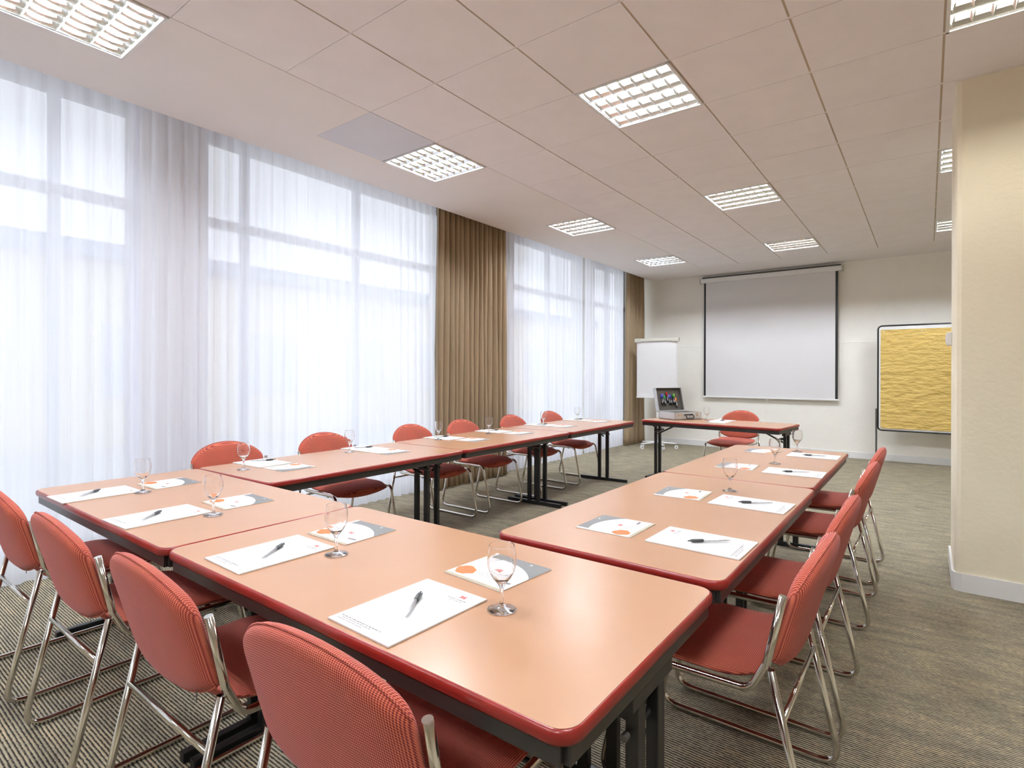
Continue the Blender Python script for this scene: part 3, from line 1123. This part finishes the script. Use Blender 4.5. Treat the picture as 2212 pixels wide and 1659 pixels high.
# the lid stands open, leaning back; built in its own frame (x across, z up, inside faces -y)
LH = 0.30
lb = MB()
def lp(p):
    return lidm @ Vector(p)
def lbox(bb, c, s, m, bev=0.0):
    bb.box(lp(c), s, m, bev, rot=lidm.to_3x3())
lbox(lb, (0, 0.050, LH / 2), (W_, 0.008, LH), M['alu'], 0.002)
for s_ in (-1, 1):
    lbox(lb, (s_ * (W_ / 2 - 0.004), 0.025, LH / 2), (0.008, 0.055, LH), M['alu'], 0.002)
lbox(lb, (0, 0.025, LH - 0.004), (W_, 0.055, 0.008), M['alu'], 0.002)
lbox(lb, (0, 0.025, 0.004), (W_, 0.055, 0.008), M['alu'], 0.002)
lid = lb.build('lid', case)
b = MB()
lbox(b, (0, 0.040, LH / 2), (W_ - 0.02, 0.010, LH - 0.02), M['foam'])
for s_ in (-1, 1):
    lbox(b, (s_ * 0.186, 0.022, LH / 2), (0.006, 0.03, LH - 0.02), M['foam'])
lbox(b, (0, 0.022, LH - 0.013), (W_ - 0.02, 0.03, 0.006), M['foam'])
b.build('lid_lining', lid)
Mcase = Matrix.Translation(case.location) @ Matrix.Rotation(CR, 4, 'Z')
caps = [(-0.112, 0.165, 'blue', 'leftmost marker with a blue cap'), (-0.089, 0.18, 'violet', 'marker with a violet cap behind the leftmost one'), (-0.066, 0.16, 'green', 'marker with a bright green cap, left of the red one'),
        (-0.024, 0.195, 'red', 'topmost marker, with a red cap'), (0.004, 0.165, 'violet', 'marker with a pale violet cap, right of the red one'), (0.030, 0.165, 'blue', 'marker with a dark blue cap right of centre'),
        (0.066, 0.17, 'dgreen', 'marker with a dark green cap'), (0.086, 0.175, 'lime', 'marker with a lime cap'), (0.104, 0.125, 'cap_orange', 'rightmost marker, with an orange cap')]
for x, z, c, lb_ in caps:
    root = empty('marker_pen')
    mw = Mcase @ lidm @ Matrix.Translation((x, 0.022 if c not in ('violet', 'lime') else 0.024, z))
    root.matrix_world = mw
    b = MB()
    b.tube([(0, 0, -0.09), (0, 0, 0.0)], 0.0085, M['plastic'], 12)
    b.box((0, -0.0082, -0.045), (0.006, 0.001, 0.03), M['paper'])
    b.build('barrel', root)
    b = MB()
    b.tube([(0, 0, 0.0), (0, 0, 0.045)], 0.0095, M[c], 12)
    b.box((0, -0.0105, 0.022), (0.004, 0.003, 0.034), M[c], 0.0005)
    b.build('cap', root)
    tag(root, lb_ + ' in the open case lid', 'marker', 'marker pens in the case lid')

# ------------------------------------------------------------------ projection screen
scr = empty('projection_screen', (1.44, Y1 - 0.001, 0))
tag(scr, 'pull-down projection screen with black side borders on the far wall', 'projection screen')
sx0, sx1 = 0.36 - 1.44, 2.50 - 1.44
b = MB()
b.box(((sx0 + sx1) / 2, -0.055, 2.885), (sx1 - sx0, 0.085, 0.075), M['white'], 0.012)
b.box(((sx0 + sx1) / 2, -0.035, 2.938), (sx1 - sx0 - 0.04, 0.03, 0.03), M['steelgrey'])
cs = b.build('screen_case', scr)
for xx in (sx0, sx1):
    e_ = MB()
    e_.box((xx, -0.055, 2.885), (0.025, 0.095, 0.085), M['beige'], 0.01)
    e_.build('end_cap', cs)
b = MB()
b.box(((sx0 + sx1) / 2, -0.055, (0.885 + 2.85) / 2), (sx1 - sx0 - 0.11 - 0.055, 0.002, 2.85 - 0.885), M['screen'])
b.box((sx0 + 0.0725, -0.055, (0.885 + 2.85) / 2), (0.034, 0.0025, 2.85 - 0.885), M['plastic'])
b.box((sx1 - 0.0725, -0.055, (0.885 + 2.85) / 2), (0.034, 0.0025, 2.85 - 0.885), M['plastic'])
b.build('screen_cloth', scr)
b = MB()
b.box(((sx0 + sx1) / 2, -0.055, 0.875), (sx1 - sx0 - 0.07, 0.022, 0.026), M['white'], 0.006)
bar = b.build('bottom_bar', scr)
b = MB()
b.box((0.0, -0.055, 0.853), (0.05, 0.008, 0.02), M['white'], 0.003)
b.tube([(0.0, -0.055, 0.845), (0.002, -0.05, 0.62)], 0.0015, M['white'], 6)
b.build('pull_handle', bar)

# ------------------------------------------------------------------ flipchart
fc = empty('flipchart_stand', (-0.13, 6.02, 0), radians(4))
tag(fc, 'white rolling flipchart easel in the far corner beside the drape', 'flipchart')
b = MB()
b.tube([(0, 0.03, 0.09), (0, 0.03, 1.0)], 0.019, M['white'], 14)
b.tube([(0, 0.03, 0.9), (0, 0.03, 1.65)], 0.014, M['white'], 12)
b.lathe([(0, 0.075), (0.045, 0.075), (0.045, 0.12), (0.02, 0.14), (0, 0.14)], M['white'], 16, (0, 0.03, 0))
b.build('pole', fc)
for k in range(5):
    a = radians(18 + 72 * k)
    b = MB()
    e = Vector((0.31 * cos(a), 0.03 + 0.31 * sin(a), 0.085))
    b.tube([(0.03 * cos(a), 0.03 + 0.03 * sin(a), 0.10), e], [0.018, 0.012], M['white'], 10)
    lg = b.build('leg', fc)
    c = MB()
    for s_ in (-1, 1):
        d = Vector((-sin(a), cos(a), 0)) * 0.012 * s_
        p = Vector((e.x, e.y, 0.03)) + d
        ax = Vector((-sin(a), cos(a), 0)) * 0.007
        c.tube([p - ax, p + ax], 0.03, M['white'], 16)
        c.tube([p - ax * 1.05, p + ax * 1.05], 0.011, M['steelgrey'], 10)
    c.tube([(e.x, e.y, 0.03), (e.x, e.y, 0.085)], 0.006, M['steelgrey'], 8)
    c.build('caster', lg)
b = MB()
b.box((0, -0.01, 1.36), (0.70, 0.022, 1.02), M['white'], 0.006)
b.build('board', fc)
b = MB()
b.box((0, -0.03, 1.845), (0.60, 0.045, 0.05), M['beige'], 0.006)
for s_ in (-1, 1):
    b.box((s_ * 0.325, -0.03, 1.84), (0.11, 0.055, 0.065), M['beige'], 0.008)
b.build('clamp_bar', fc)
b = MB()
b.box((0, -0.03, 0.862), (0.70, 0.04, 0.014), M['white'], 0.003)
b.build('pen_ledge', fc)
b = MB()
b.box((0, 0, 0), (0.665, 0.010, 0.945), M['paper'], 0.001)
o = b.build('flipchart_pad', loc=(-0.13 + 0.0275 * sin(radians(4)), 6.02 - 0.0275, 1.345), rz=radians(4))
tag(o, 'blank white paper pad hanging on the flipchart easel', 'paper pad')

# ------------------------------------------------------------------ pinboard
PX0, PX1, PZ0, PZ1, PY = 2.975, 4.19, 0.475, 1.955, 6.50
pb = empty('pinboard', ((PX0 + PX1) / 2, PY, 0))
tag(pb, 'mobile pinboard with black rounded frame standing before the far wall', 'pinboard')
hw, hz = (PX1 - PX0) / 2, (PZ1 - PZ0) / 2
zc = (PZ0 + PZ1) / 2
b = MB()
b.box((0, 0, zc), (2 * hw - 0.02, 0.018, 2 * hz - 0.02), M['white'])
b.build('board', pb)
b = MB()
ol = rrect(2 * hw, 2 * hz, 0.05, 6)
b.tube([(x, 0, zc + y) for x, y in ol], 0.013, M['black'], 10, closed=True)
b.build('board_frame', pb)
for s_ in (-1, 1):
    b = MB()
    b.box((s_ * (hw + 0.02), 0.0, 0.40), (0.022, 0.04, 0.76), M['steelgrey'], 0.003)
    lg = b.build('leg', pb)
    c = MB()
    c.box((s_ * (hw + 0.02), 0, 0.012), (0.03, 0.50, 0.024), M['black'], 0.004)
    c.build('foot', lg)
def crump(x, z):
    return 0.004 * sin(x * 9 + 3 * sin(z * 5)) * sin(z * 21 + 2 * sin(x * 4)) + 0.003 * sin(z * 44 + 4 * sin(x * 7)) + 0.0015 * sin(x * 40 + z * 33)
b = MB()
b.grid(lambda u, v: (-hw + 0.03 + u * (2 * hw - 0.06), -0.0175 - crump(u * 1.2, v * 1.4) * 0.9, PZ0 + 0.03 + v * (2 * hz - 0.085)), 50, 70, M['kraft'])
b.grid(lambda u, v: (-hw + 0.03 + u * (2 * hw - 0.06), -0.0100, PZ0 + 0.03 + v * (2 * hz - 0.085)), 1, 1, M['kraft'])
o = b.build('kraft_paper', loc=((PX0 + PX1) / 2, PY, 0), fix=False)
tag(o, 'crumpled yellow-brown paper sheet pinned on the pinboard', 'paper sheet')
PG = 'push pins holding the yellow paper'
for x, z, lb_ in ((PX0 + 0.07, PZ1 - 0.09, 'small push pin at the top left of the yellow paper'), (PX0 + 0.50, PZ1 - 0.09, 'small push pin at the top middle of the yellow paper'),
                  (PX0 + 0.04, PZ0 + 0.05, 'small push pin at the bottom left of the yellow paper')):
    b = MB()
    b.tube([(0, -0.008, 0), (0, 0.016, 0)], [0.007, 0.004], M['white'], 10)
    tag(b.build('push_pin', loc=(x, PY - 0.032, z)), lb_, 'pin', PG)

# small fittings
b = MB()
b.box((0, 0, 0), (0.028, 0.10, 0.085), M['white'], 0.005)
b.box((-0.016, 0, 0), (0.006, 0.06, 0.05), M['white'], 0.002)
tag(b.build('wall_switch', loc=(BX - 0.014, BY + 0.50, 1.50)), 'small white switch box on the edge of the wall block', 'switch')
